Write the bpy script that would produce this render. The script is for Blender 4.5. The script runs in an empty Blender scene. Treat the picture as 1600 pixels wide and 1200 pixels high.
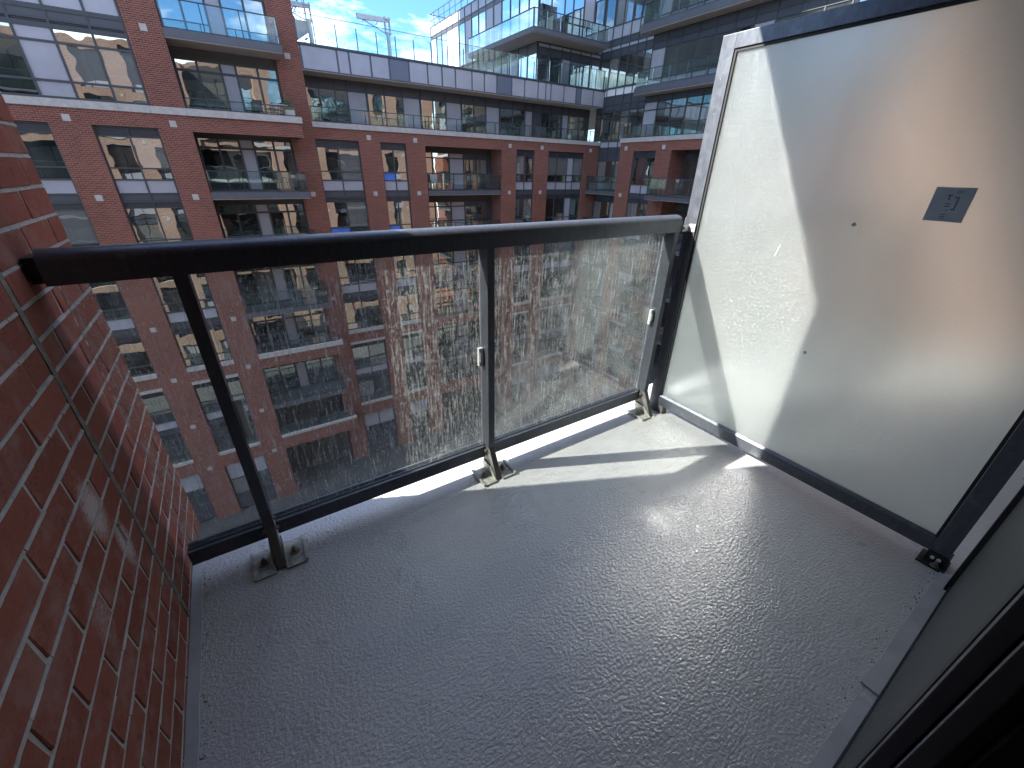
import bpy, bmesh, math, random
from mathutils import Vector, Matrix
random.seed(7)
sc = bpy.context.scene
COL = sc.collection

# ---------------------------------------------------------------- camera
H = 1.28
F_PX, YAW, PITCH, ROLL = 635.907, 0.587882, 0.482333, -0.022322
cy, sy, cp, sp = math.cos(YAW), math.sin(YAW), math.cos(PITCH), math.sin(PITCH)
fw = Vector((sy * cp, cy * cp, -sp))
rt = Vector((cy, -sy, 0))
dn = fw.cross(rt)
cr, sr = math.cos(ROLL), math.sin(ROLL)
r2 = rt * cr + dn * sr
d2 = dn * cr - rt * sr
cam_d = bpy.data.cameras.new('camera')
cam = bpy.data.objects.new('camera', cam_d)
COL.objects.link(cam)
cam.matrix_world = Matrix(((r2.x, -d2.x, -fw.x, 0), (r2.y, -d2.y, -fw.y, 0), (r2.z, -d2.z, -fw.z, H), (0, 0, 0, 1)))
cam_d.sensor_width = 36
cam_d.sensor_fit = 'HORIZONTAL'
cam_d.lens = F_PX / 1600 * 36
cam_d.clip_start = 0.02
cam_d.clip_end = 2000
sc.camera = cam

# ---------------------------------------------------------------- sky and sun
SUN_TRAVEL = Vector((1.0, -0.46, -0.858))
elev = math.atan2(0.858, math.hypot(1, 0.46))
az = math.atan2(-1.0, 0.46)
world = bpy.data.worlds.new('World')
sc.world = world
world.use_nodes = True
wn, wl = world.node_tree.nodes, world.node_tree.links
wn.clear()
w_out = wn.new('ShaderNodeOutputWorld')
w_bg = wn.new('ShaderNodeBackground')
w_sky = wn.new('ShaderNodeTexSky')
w_sky.sky_type = 'NISHITA'
w_sky.sun_disc = False
w_sky.sun_elevation = elev
w_sky.sun_rotation = az
w_sky.air_density = 1.0
w_sky.dust_density = 0.3
w_sky.ozone_density = 1.5
w_bg.inputs['Strength'].default_value = 0.14
# bright cloud added over the whole sky to raise the ambient light
CLX = 3.9  # noise offset picked so the sky in view stays mostly blue
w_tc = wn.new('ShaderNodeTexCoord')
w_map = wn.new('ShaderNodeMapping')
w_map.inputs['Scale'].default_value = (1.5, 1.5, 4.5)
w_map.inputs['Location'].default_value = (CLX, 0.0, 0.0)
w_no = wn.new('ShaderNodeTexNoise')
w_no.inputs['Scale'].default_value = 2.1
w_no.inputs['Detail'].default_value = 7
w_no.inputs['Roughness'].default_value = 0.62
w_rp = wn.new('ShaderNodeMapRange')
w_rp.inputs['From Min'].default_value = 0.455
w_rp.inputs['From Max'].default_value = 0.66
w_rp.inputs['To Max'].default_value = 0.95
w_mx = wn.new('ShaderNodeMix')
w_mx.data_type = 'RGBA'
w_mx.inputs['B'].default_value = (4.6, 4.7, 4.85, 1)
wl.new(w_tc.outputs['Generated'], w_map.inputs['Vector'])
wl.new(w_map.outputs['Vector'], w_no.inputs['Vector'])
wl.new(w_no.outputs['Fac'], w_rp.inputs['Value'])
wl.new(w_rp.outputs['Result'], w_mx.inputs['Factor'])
w_dim = wn.new('ShaderNodeVectorMath')
w_dim.operation = 'MULTIPLY'
w_dim.inputs[1].default_value = (0.19, 0.30, 0.43)
wl.new(w_sky.outputs['Color'], w_dim.inputs[0])
wl.new(w_dim.outputs[0], w_mx.inputs['A'])
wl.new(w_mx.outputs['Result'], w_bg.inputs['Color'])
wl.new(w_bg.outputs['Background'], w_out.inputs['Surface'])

sun_d = bpy.data.lights.new('sun', 'SUN')
sun_d.energy = 2.7
sun_d.angle = math.radians(0.53)
sun_d.color = (1.0, 0.955, 0.89)
sun = bpy.data.objects.new('sun', sun_d)
COL.objects.link(sun)
sun.location = (-20, 10, 30)
sun.rotation_mode = 'QUATERNION'
sun.rotation_quaternion = SUN_TRAVEL.to_track_quat('-Z', 'Y')

sc.view_settings.view_transform = 'Standard'
sc.view_settings.look = 'None'
sc.view_settings.gamma = 1
sc.view_settings.use_curve_mapping = False
sc.view_settings.exposure = 2.75
sc.cycles.max_bounces = 10
sc.cycles.transparent_max_bounces = 24
sc.cycles.transmission_bounces = 8
sc.cycles.sample_clamp_indirect = 30
sc.cycles.use_denoising = True

# ---------------------------------------------------------------- node helper
class NT:
    def __init__(s, name):
        s.m = bpy.data.materials.new(name)
        s.m.use_nodes = True
        s.t = s.m.node_tree
        s.t.nodes.clear()
        s.out = s.t.nodes.new('ShaderNodeOutputMaterial')
    def n(s, typ, ins=None, **props):
        nd = s.t.nodes.new('ShaderNode' + typ)
        for k, v in props.items():
            setattr(nd, k, v)
        for k, v in (ins or {}).items():
            sock = nd.inputs[k]
            if isinstance(v, bpy.types.NodeSocket):
                s.t.links.new(v, sock)
            elif isinstance(v, bpy.types.Node):
                s.t.links.new(v.outputs[0], sock)
            else:
                sock.default_value = v
        return nd
    def math(s, op, a, b=0.0, clamp=False):
        nd = s.n('Math', {0: a, 1: b}, operation=op)
        nd.use_clamp = clamp
        return nd.outputs[0]
    def noise(s, vec, scale, detail=3, rough=0.5, dist=0.0):
        ins = {'Scale': scale, 'Detail': detail, 'Roughness': rough, 'Distortion': dist}
        if vec is not None:
            ins['Vector'] = vec
        return s.n('TexNoise', ins).outputs['Fac']
    def ramp(s, f, a, b, lo=0.0, hi=1.0):
        return s.n('MapRange', {'Value': f, 'From Min': a, 'From Max': b, 'To Min': lo, 'To Max': hi}).outputs['Result']
    def mixc(s, f, a, b):
        nd = s.n('Mix', data_type='RGBA')
        for k, v in (('Factor', f), ('A', a), ('B', b)):
            sock = [i for i in nd.inputs if i.name == k and (k == 'Factor' and i.type == 'VALUE' or i.type == 'RGBA')][0]
            if isinstance(v, bpy.types.NodeSocket):
                s.t.links.new(v, sock)
            else:
                sock.default_value = v
        return [o for o in nd.outputs if o.type == 'RGBA'][0]
    def pos(s, scale=(1, 1, 1), loc=(0, 0, 0), rot=(0, 0, 0)):
        g = s.n('NewGeometry')
        return s.n('Mapping', {'Vector': g.outputs['Position'], 'Scale': scale, 'Location': loc, 'Rotation': rot}).outputs[0]
    def bump(s, h, strength, dist, normal=None):
        ins = {'Height': h, 'Strength': strength, 'Distance': dist}
        if normal is not None:
            ins['Normal'] = normal
        return s.n('Bump', ins).outputs[0]
    def mixs(s, f, a, b):
        return s.n('MixShader', {0: f, 1: a, 2: b}).outputs[0]
    def end(s, sh):
        if isinstance(sh, bpy.types.Node):
            sh = sh.outputs[0]
        s.t.links.new(sh, s.out.inputs['Surface'])
        return s.m

def C(r, g, b):
    return (r, g, b, 1)

def two_faced(m):
    # outer (street) side and edges of a pane are clean, the face toward the balcony carries the dust
    m.mi = [1] * len(m.f); m.mi[2] = 0
    return m
def simple(name, col, rough=0.6, metal=0.0, spec=0.5, var=0.12, scale=6.0, bump=0.0, bscale=80.0):
    t = NT(name)
    p = t.pos()
    f = t.noise(p, scale, 5, 0.6)
    lo = C(*(c * (1 - var) for c in col)); hi = C(*(min(1, c * (1 + var)) for c in col))
    c = t.mixc(t.ramp(f, 0.3, 0.7), lo, hi)
    ins = {'Base Color': c, 'Roughness': rough, 'Metallic': metal, 'Specular IOR Level': spec}
    if bump:
        ins['Normal'] = t.bump(t.noise(p, bscale, 3), bump, 0.002)
    return t.end(t.n('BsdfPrincipled', ins))

# ---------------------------------------------------------------- materials
MT = {}
MT['dark_frame'] = simple('dark_window_frame', (0.035, 0.04, 0.046), 0.45)
MT['fascia'] = simple('charcoal_metal_fascia', (0.075, 0.08, 0.095), 0.5, var=0.08, scale=1.5)
MT['dark_panel'] = simple('dark_metal_panel', (0.05, 0.053, 0.066), 0.45, var=0.08, scale=2)
MT['light_panel'] = simple('pale_grey_spandrel_glass', (0.30, 0.30, 0.335), 0.22, var=0.1, scale=0.8)
MT['dark_accent'] = simple('slate_blue_panel', (0.10, 0.115, 0.155), 0.35, var=0.06, scale=1)
MT['stone'] = simple('precast_stone', (0.37, 0.345, 0.325), 0.85, var=0.14, scale=5, bump=0.3)
MT['soffit'] = simple('painted_concrete_soffit', (0.42, 0.38, 0.34), 0.9, var=0.1, scale=2)
MT['wall_dark'] = simple('dark_recess_wall', (0.055, 0.052, 0.048), 0.7, var=0.1)  # base colour darkened to deepen the shade in facade recesses
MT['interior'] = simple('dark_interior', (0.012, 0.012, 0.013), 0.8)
MT['paving'] = simple('courtyard_paving', (0.055, 0.055, 0.055), 0.9, var=0.25, scale=1.2)
MT['roof'] = simple('roof_gravel', (0.3, 0.29, 0.27), 0.95, var=0.2, scale=9)
MT['white_panel'] = simple('white_metal_panel', (0.62, 0.63, 0.62), 0.35, var=0.05, scale=0.6)
MT['davit'] = simple('galvanised_davit', (0.46, 0.47, 0.48), 0.5, metal=0.3)
MT['galv'] = simple('galvanised_bracket', (0.42, 0.42, 0.38), 0.55, metal=0.4, var=0.4, scale=60, bump=0.6)
MT['bolt'] = simple('steel_bolt', (0.32, 0.29, 0.24), 0.5, metal=0.7, var=0.4, scale=90)
MT['rubber'] = simple('black_gasket', (0.012, 0.013, 0.014), 0.6)
MT['clamp'] = simple('pale_glass_clamp', (0.78, 0.78, 0.76), 0.4, metal=0.3)
MT['sealant'] = simple('brown_grey_sealant', (0.20, 0.185, 0.155), 0.75, var=0.35, scale=40, bump=0.7, bscale=200)
MT['cove'] = simple('smooth_grey_upturn', (0.42, 0.43, 0.44), 0.55, var=0.12, scale=12)
MT['blue_film'] = simple('blue_protective_film', (0.06, 0.16, 0.55), 0.3, var=0.2, scale=3)
MT['grit'] = simple('grit', (0.20, 0.175, 0.15), 0.9, var=0.5, scale=300)
MT['leaf'] = simple('plant_leaf', (0.05, 0.10, 0.035), 0.6, var=0.4)
MT['ink'] = simple('faded_print', (0.13, 0.16, 0.18), 0.6)
MT['scrap'] = simple('pale_plaster_wall', (0.55, 0.54, 0.52), 0.8, var=0.08)

def brick_far(name, c1, c2, mortar):
    t = NT(name)
    g = t.n('NewGeometry')
    s = t.n('SeparateXYZ', {0: g.outputs['Position']})
    u = t.math('ADD', s.outputs[0], s.outputs[1])
    v = t.n('CombineXYZ', {0: u, 1: s.outputs[2], 2: 0.0})
    b = t.n('TexBrick', {'Vector': v, 'Color1': c1, 'Color2': c2, 'Mortar': mortar, 'Scale': 1.0, 'Mortar Size': 0.0075,
                         'Mortar Smooth': 0.3, 'Bias': -0.1, 'Brick Width': 0.21, 'Row Height': 0.0715})
    big = t.noise(t.pos(), 0.5, 4)
    col = t.n('HueSaturation', {'Color': b.outputs['Color'], 'Value': t.ramp(big, 0.25, 0.75, 0.86, 1.12)}).outputs[0]
    return t.end(t.n('BsdfPrincipled', {'Base Color': col, 'Roughness': 0.85, 'Specular IOR Level': 0.25,
                                        'Normal': t.bump(t.math('SUBTRACT', 1.0, b.outputs['Fac']), 0.5, 0.006)}))
MT['brick'] = brick_far('red_brickwork', C(0.185, 0.058, 0.039), C(0.118, 0.039, 0.029), C(0.27, 0.18, 0.145))

MT['brick_pale'] = brick_far('lightened_red_brickwork', C(0.31, 0.19, 0.145), C(0.24, 0.14, 0.105), C(0.5, 0.38, 0.31))  # brick lightened to lift bounce on the facade opposite and window reflections

def window_glass(name, inner, gloss, tint=(0.86, 0.96, 0.94)):
    t = NT(name)
    p = t.pos()
    oi = t.n('ObjectInfo')
    rnd = oi.outputs['Random']
    sep = t.n('SeparateXYZ', {0: t.n('NewGeometry').outputs['Position']})
    # what shows of the rooms: soft dim shapes, a few pale blinds
    room = t.noise(t.pos((1, 1, 0.6)), 1.1, 3)
    c = t.mixc(t.ramp(room, 0.45, 0.7), C(*inner), C(*(v * 3.2 + 0.012 for v in inner)))
    blind = t.math('GREATER_THAN', rnd, 0.80)
    c = t.mixc(t.math('MULTIPLY', blind, 0.75), c, C(0.22, 0.22, 0.21))
    base = t.n('BsdfDiffuse', {'Color': c})
    wav = t.noise(t.n('VectorMath', {0: p, 1: oi.outputs['Location']}, operation='ADD').outputs[0], 1.3, 1)
    nrm = t.bump(wav, 1.0, 0.0036)
    gl = t.n('BsdfGlossy', {'Color': C(*tint), 'Roughness': 0.012, 'Normal': nrm})
    fr = t.n('Fresnel', {'IOR': 1.5, 'Normal': nrm})
    fac = t.math('ADD', gloss, t.math('MULTIPLY', fr, 0.9), True)
    return t.end(t.mixs(fac, base, gl))
MT['pane'] = window_glass('window_glass', (0.012, 0.014, 0.014), 0.36)
MT['pane_tower'] = window_glass('tower_glass', (0.014, 0.02, 0.022), 0.5, (0.82, 0.94, 1.0))

def guard_glass(name, tint, gloss, haze):
    t = NT(name)
    tr = t.n('BsdfTransparent', {'Color': C(*tint)})
    gl = t.n('BsdfGlossy', {'Color': C(0.9, 0.97, 0.95), 'Roughness': 0.02})
    fac = t.math('ADD', gloss, t.math('MULTIPLY', t.n('Fresnel', {'IOR': 1.45}), 0.8), True)
    a = t.mixs(fac, tr, gl)
    df = t.n('BsdfDiffuse', {'Color': C(0.35, 0.42, 0.41)})
    return t.end(t.mixs(haze, a, df))
MT['guard'] = guard_glass('balcony_guard_glass', (0.90, 0.945, 0.94), 0.025, 0.02)

def coated_metal(name, col, rough, metal):
    t = NT(name)
    p = t.pos()
    streak = t.noise(t.pos((18, 18, 3)), 5, 5, 0.65)
    c = t.mixc(t.ramp(streak, 0.35, 0.75), C(*(v * 0.9 for v in col)), C(*(v * 1.18 for v in col)))
    nick = t.n('TexVoronoi', {'Vector': t.pos((1, 1, 1), (0.3, 0.1, 0.2)), 'Scale': 26.0})
    c = t.mixc(t.math('MULTIPLY', t.math('LESS_THAN', nick.outputs['Distance'], 0.05), 0.7), c, C(0.5, 0.5, 0.48))
    dust = t.noise(t.pos((1, 1, 1)), 38, 6, 0.7)
    c = t.mixc(t.ramp(dust, 0.55, 0.8, 0, 0.22), c, C(0.45, 0.44, 0.42))
    r = t.ramp(t.noise(p, 25, 4), 0.3, 0.7, rough - 0.05, rough + 0.09)
    return t.end(t.n('BsdfPrincipled', {'Base Color': c, 'Roughness': r, 'Metallic': metal, 'Specular IOR Level': 0.5,
                                        'Normal': t.bump(t.noise(p, 420, 2), 0.12, 0.001)}))
MT['rail'] = coated_metal('charcoal_powder_coat', (0.115, 0.125, 0.145), 0.38, 0.6)
MT['rail_worn'] = coated_metal('weathered_charcoal_steel', (0.16, 0.16, 0.155), 0.55, 0.25)

# near brick: each brick its own tint, wire-cut drag marks, plaster smears
def near_brick():
    t = NT('wire_cut_red_brick')
    p = t.pos()
    rnd = t.n('ObjectInfo').outputs['Random']
    base = t.mixc(rnd, C(0.18, 0.051, 0.033), C(0.275, 0.083, 0.052))
    drag = t.noise(t.pos((1, 16, 60), rot=(0.7, 0, 0)), 6, 6, 0.7)
    c = t.mixc(t.ramp(drag, 0.35, 0.75), base, C(0.28, 0.105, 0.075))
    blot = t.noise(p, 14, 5, 0.6)
    c = t.mixc(t.ramp(blot, 0.48, 0.72, 0, 0.6), c, C(0.30, 0.185, 0.16))
    dark = t.noise(t.pos((1, 1, 1), (3, 1, 2)), 22, 4)
    c = t.mixc(t.ramp(dark, 0.6, 0.85, 0, 0.6), c, C(0.06, 0.022, 0.018))
    # pale mortar smear near the joint
    sep = t.n('SeparateXYZ', {0: p})
    def blob(y0, z0, ry, rz):
        a = t.math('DIVIDE', t.math('SUBTRACT', sep.outputs[1], y0), ry)
        b = t.math('DIVIDE', t.math('SUBTRACT', sep.outputs[2], z0), rz)
        d = t.math('SQRT', t.math('ADD', t.math('MULTIPLY', a, a), t.math('MULTIPLY', b, b)))
        return t.math('SUBTRACT', 1.0, d, True)
    m = t.math('MAXIMUM', blob(1.05, 0.60, 0.09, 0.13), blob(1.10, 0.45, 0.06, 0.12))
    m = t.math('MAXIMUM', m, t.math('MULTIPLY', blob(0.86, 0.47, 0.16, 0.18), 0.5))
    scr = t.noise(t.pos((1, 9, 40), rot=(0.9, 0, 0)), 7, 6, 0.7)
    m = t.ramp(t.math('MULTIPLY', m, scr), 0.17, 0.36, 0, 0.85)
    c = t.mixc(m, c, C(0.5, 0.42, 0.40))
    h = t.math('ADD', t.math('MULTIPLY', drag, 0.7), t.noise(p, 160, 4))
    return t.end(t.n('BsdfPrincipled', {'Base Color': c, 'Roughness': 0.85, 'Specular IOR Level': 0.15, 'Normal': t.bump(h, 0.55, 0.0022)}))
MT['near_brick'] = near_brick()
MT['mortar'] = simple('grey_mortar', (0.36, 0.34, 0.31), 0.9, var=0.22, scale=18, bump=0.6, bscale=260)

def floor_mat():
    t = NT('grey_textured_balcony_coating')
    p = t.pos()
    patch = t.noise(p, 3.2, 4, 0.6)
    c = t.mixc(t.ramp(patch, 0.3, 0.7), C(0.46, 0.457, 0.45), C(0.53, 0.525, 0.515))
    dirt = t.noise(t.pos((1, 3.0, 1)), 9, 6, 0.7)
    c = t.mixc(t.ramp(dirt, 0.55, 0.8, 0, 0.55), c, C(0.27, 0.255, 0.23))
    smooth = t.ramp(t.noise(t.pos((1, 1, 1), (5, 2, 0)), 3.6, 3, 0.55), 0.30, 0.42, 0.25, 1.0)   # trowelled flat spots
    warp = t.n('TexNoise', {'Vector': p, 'Scale': 9.0, 'Detail': 2.0}).outputs['Color']
    pv = t.n('VectorMath', {0: t.pos((1, 1.35, 1)), 1: t.n('VectorMath', {0: warp, 1: (0.03, 0.03, 0.0)}, operation='MULTIPLY').outputs[0]}, operation='ADD').outputs[0]
    w = t.noise(pv, 92, 2, 0.5, 0.2)
    w2 = t.noise(p, 165, 2, 0.5)
    h = t.math('ADD', t.ramp(w, 0.3, 0.7), t.math('MULTIPLY', w2, 0.35))
    h = t.math('MULTIPLY', h, smooth)
    waves = t.noise(t.pos((1, 1, 1)), 7, 2)
    h = t.math('ADD', h, t.math('MULTIPLY', waves, 1.2))
    # small dark specks of grit
    v = t.n('TexVoronoi', {'Vector': p, 'Scale': 9.0})
    speck = t.math('LESS_THAN', v.outputs['Distance'], 0.022)
    c = t.mixc(t.math('MULTIPLY', speck, 0.8), c, C(0.06, 0.05, 0.045))
    return t.end(t.n('BsdfPrincipled', {'Base Color': c, 'Roughness': t.ramp(patch, 0.2, 0.8, 0.24, 0.34), 'Specular IOR Level': 0.95,
                                        'Normal': t.bump(h, 0.8, 0.00155)}))
MT['floor'] = floor_mat()

def clear_glass():
    t = NT('clear_glass')
    tr = t.n('BsdfTransparent', {'Color': C(0.95, 0.98, 0.97)})
    gl = t.n('BsdfGlossy', {'Color': C(1, 1, 1), 'Roughness': 0.02})
    return t.end(t.mixs(t.math('MULTIPLY', t.n('Fresnel', {'IOR': 1.5}), 0.5), tr, gl))
def dirty_glass():
    t = NT('dirty_clear_glass')
    tr = t.n('BsdfTransparent', {'Color': C(0.955, 0.985, 0.975)})
    gl = t.n('BsdfGlossy', {'Color': C(1, 1, 1), 'Roughness': 0.02})
    clear = t.mixs(t.math('MULTIPLY', t.n('Fresnel', {'IOR': 1.5}), 0.75), tr, gl)
    p = t.pos()
    runs = t.noise(t.pos((1, 1, 0.09)), 125, 4, 0.65)
    drops = t.noise(t.pos((1, 1, 0.35)), 210, 3, 0.6)
    film = t.noise(t.pos((1, 1, 0.5)), 3.0, 3)
    wipe = t.noise(t.pos((1.2, 1, 3.2), rot=(0, 0.25, 0)), 5.5, 4, 0.6, 2.2)
    a = t.ramp(runs, 0.49, 0.62, 0.0, 0.62)
    b = t.ramp(drops, 0.52, 0.66, 0.0, 0.62)
    m = t.math('MAXIMUM', a, b)
    m = t.math('MULTIPLY', m, t.ramp(film, 0.25, 0.65, 0.75, 1.1))
    m = t.math('MULTIPLY', m, t.ramp(wipe, 0.38, 0.54, 0.6, 1.0))
    m = t.math('ADD', m, 0.04, True)
    dif = t.n('BsdfDiffuse', {'Color': C(0.84, 0.86, 0.83)})
    trl = t.n('BsdfTranslucent', {'Color': C(0.86, 0.88, 0.84)})
    dirt = t.mixs(0.5, dif, trl)
    return t.end(t.mixs(t.math('MULTIPLY', m, 0.60), clear, dirt))
MT['dirty_glass'] = dirty_glass()
MT['clear_glass'] = clear_glass()

def frosted():
    t = NT('frosted_privacy_glass')
    p = t.pos()
    fine = t.noise(p, 150, 3, 0.6)
    mid = t.noise(p, 74, 4, 0.7, 0.2)
    patch = t.noise(t.pos((1, 1, 0.6)), 5.5, 5, 0.65, 0.8)
    h = t.math('ADD', t.math('MULTIPLY', fine, 0.4), t.math('MULTIPLY', mid, t.ramp(patch, 0.3, 0.7, 0.5, 1.5)))
    nrm = t.bump(h, 1.0, 0.011)
    gls = t.n('BsdfRefraction', {'Color': C(0.93, 0.98, 0.965), 'Roughness': 0.78, 'IOR': 1.16})
    trl = t.n('BsdfTranslucent', {'Color': C(0.83, 0.93, 0.905)})
    dif = t.n('BsdfDiffuse', {'Color': C(0.50, 0.53, 0.52), 'Normal': nrm})
    body = t.mixs(0.62, gls, trl)
    body = t.mixs(t.ramp(patch, 0.3, 0.75, 0.06, 0.14), body, dif)
    gl = t.n('BsdfGlossy', {'Color': C(1, 1, 1), 'Roughness': 0.15, 'Normal': nrm})
    body = t.mixs(0.11, body, t.n('BsdfGlossy', {'Color': C(1, 1, 1), 'Roughness': 0.27}))
    sh = t.mixs(t.math('ADD', 0.05, t.math('MULTIPLY', t.n('Fresnel', {'IOR': 1.4}), 0.4), True), body, gl)
    specks = t.n('TexVoronoi', {'Vector': p, 'Scale': 34.0})
    sp_m = t.math('LESS_THAN', specks.outputs['Distance'], 0.035)
    dark = t.n('BsdfDiffuse', {'Color': C(0.10, 0.10, 0.10)})
    return t.end(t.mixs(t.math('MULTIPLY', sp_m, 0.5), sh, dark))
MT['frosted'] = frosted()
MT['sticker'] = simple('grey_film_label', (0.38, 0.43, 0.44), 0.4, var=0.1, scale=20)

def mesh_screen():
    t = NT('grey_insect_mesh')
    s = t.n('SeparateXYZ', {0: t.pos()})
    wx = t.math('FRACT', t.math('MULTIPLY', s.outputs[0], 260))
    wz = t.math('FRACT', t.math('MULTIPLY', s.outputs[2], 260))
    wire = t.math('MAXIMUM', t.math('LESS_THAN', wx, 0.4), t.math('LESS_THAN', wz, 0.4))
    d = t.n('BsdfPrincipled', {'Base Color': C(0.10, 0.105, 0.10), 'Roughness': 0.5})
    k = t.n('BsdfDiffuse', {'Color': C(0.02, 0.02, 0.021)})
    return t.end(t.mixs(wire, k, d))
MT['mesh'] = mesh_screen()

# ---------------------------------------------------------------- mesh helper
class M:
    def __init__(s):
        s.v, s.f, s.mi = [], [], []
    def box(s, x0, x1, y0, y1, z0, z1, mi=0):
        if x0 > x1: x0, x1 = x1, x0
        if y0 > y1: y0, y1 = y1, y0
        if z0 > z1: z0, z1 = z1, z0
        b = len(s.v)
        s.v += [(x0, y0, z0), (x1, y0, z0), (x1, y1, z0), (x0, y1, z0), (x0, y0, z1), (x1, y0, z1), (x1, y1, z1), (x0, y1, z1)]
        for q in ((0, 3, 2, 1), (4, 5, 6, 7), (0, 1, 5, 4), (1, 2, 6, 5), (2, 3, 7, 6), (3, 0, 4, 7)):
            s.f.append([b + i for i in q]); s.mi.append(mi)
        return s
    def prism(s, pts, axis, a0, a1, mi=0):
        """extrude a 2-D outline along axis ('x': pts are (y,z); 'y': (x,z); 'z': (x,y))"""
        b, n = len(s.v), len(pts)
        for a in (a0, a1):
            for p, q in pts:
                s.v.append((a, p, q) if axis == 'x' else (p, a, q) if axis == 'y' else (p, q, a))
        s.f.append([b + i for i in range(n)]); s.mi.append(mi)
        s.f.append([b + n + i for i in reversed(range(n))]); s.mi.append(mi)
        for i in range(n):
            j = (i + 1) % n
            s.f.append([b + i, b + n + i, b + n + j, b + j]); s.mi.append(mi)
        return s
    def bar(s, p, q, r, n=8, r1=None, mi=0):
        p, q = Vector(p), Vector(q)
        d = (q - p).normalized()
        a = d.orthogonal().normalized(); c = d.cross(a)
        r1 = r if r1 is None else r1
        b = len(s.v)
        for o, rr in ((p, r), (q, r1)):
            for i in range(n):
                t = 2 * math.pi * i / n
                s.v.append(tuple(o + a * math.cos(t) * rr + c * math.sin(t) * rr))
        for i in range(n):
            j = (i + 1) % n
            s.f.append([b + i, b + j, b + n + j, b + n + i]); s.mi.append(mi)
        s.f.append([b + i for i in reversed(range(n))]); s.mi.append(mi)
        s.f.append([b + n + i for i in range(n)]); s.mi.append(mi)
        return s
    def build(s, name, mat, parent=None, bevel=0.0, smooth=False, base=None):
        """vertices are given in world coordinates; the parent root's location is taken off"""
        o0 = Vector((0, 0, 0))
        r = parent
        while r is not None:
            o0 += r.location; r = r.parent
        loc = Vector(base) - o0 if base is not None else Vector((0, 0, 0))
        off = o0 + loc
        me = bpy.data.meshes.new(name)
        me.from_pydata([(x - off.x, y - off.y, z - off.z) for x, y, z in s.v], [], s.f)
        mats = mat if isinstance(mat, (list, tuple)) else [mat]
        for m in mats:
            me.materials.append(MT[m])
        if len(mats) > 1:
            me.polygons.foreach_set('material_index', s.mi)
        bm = bmesh.new(); bm.from_mesh(me)
        bmesh.ops.recalc_face_normals(bm, faces=bm.faces)
        if bevel:
            ed = [e for e in bm.edges if len(e.link_faces) == 2 and e.calc_face_angle(0) > 0.6]
            bmesh.ops.bevel(bm, geom=ed, offset=bevel, segments=2, affect='EDGES', profile=0.7, clamp_overlap=True)
        bm.to_mesh(me); bm.free()
        if smooth:
            for p in me.polygons: p.use_smooth = True
            me.set_sharp_from_angle(angle=0.7)
        o = bpy.data.objects.new(name, me)
        COL.objects.link(o)
        o.parent = parent
        o.location = loc
        return o

def thing(name, label, cat, loc, group=None):
    o = bpy.data.objects.new(name, None)
    o.empty_display_size = 0.1
    COL.objects.link(o)
    o.location = loc
    o['label'] = label; o['category'] = cat
    if group: o['group'] = group
    return o
def structure(o):
    o['kind'] = 'structure'
    return o

# ================================================================= GROUND
g = M(); g.box(-60, 80, -20, 90, -19.2, -18.7); structure(g.build('courtyard_ground', 'paving'))

# ================================================================= FACADE BUILDERS
def frame_of(kind, base):
    """maps (u, depth, z) to world: 'A' looks toward -y, 'B' toward -x, 'O' toward +y"""
    if kind == 'A': return lambda u, d, z: (u, base + d, z)
    if kind == 'B': return lambda u, d, z: (base + d, u, z)
    return lambda u, d, z: (u, base - d, z)
def fb(m, F, u0, u1, d0, d1, z0, z1, mi=0):
    p, q = F(u0, d0, z0), F(u1, d1, z1)
    m.box(p[0], q[0], p[1], q[1], p[2], q[2], mi)

def pane(F, parent, u0, u1, d, z0, z1, mat='pane', name='pane', tilt=0.004):
    """a glazed unit 24 mm thick, set a hair out of true as real panes are"""
    m = M()
    t = [random.uniform(-tilt, tilt) for _ in range(2)]
    fb(m, F, u0, u1, d, d + 0.024, z0, z1)
    k = F(0, 1, 0); k0 = F(0, 0, 0)
    ax = 0 if abs(k[0] - k0[0]) > 0.5 else 1
    um, zm = (u0 + u1) / 2, (z0 + z1) / 2
    vv = []
    for v in m.v:
        v = list(v)
        uu = v[1 - ax]
        v[ax] += t[0] * (uu - um) / max(0.3, abs(u1 - u0)) + t[1] * (v[2] - zm) / max(0.3, z1 - z0)
        vv.append(tuple(v))
    m.v = vv
    c = F(um, d, zm)
    return m.build(name, mat, parent, base=c)

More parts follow.
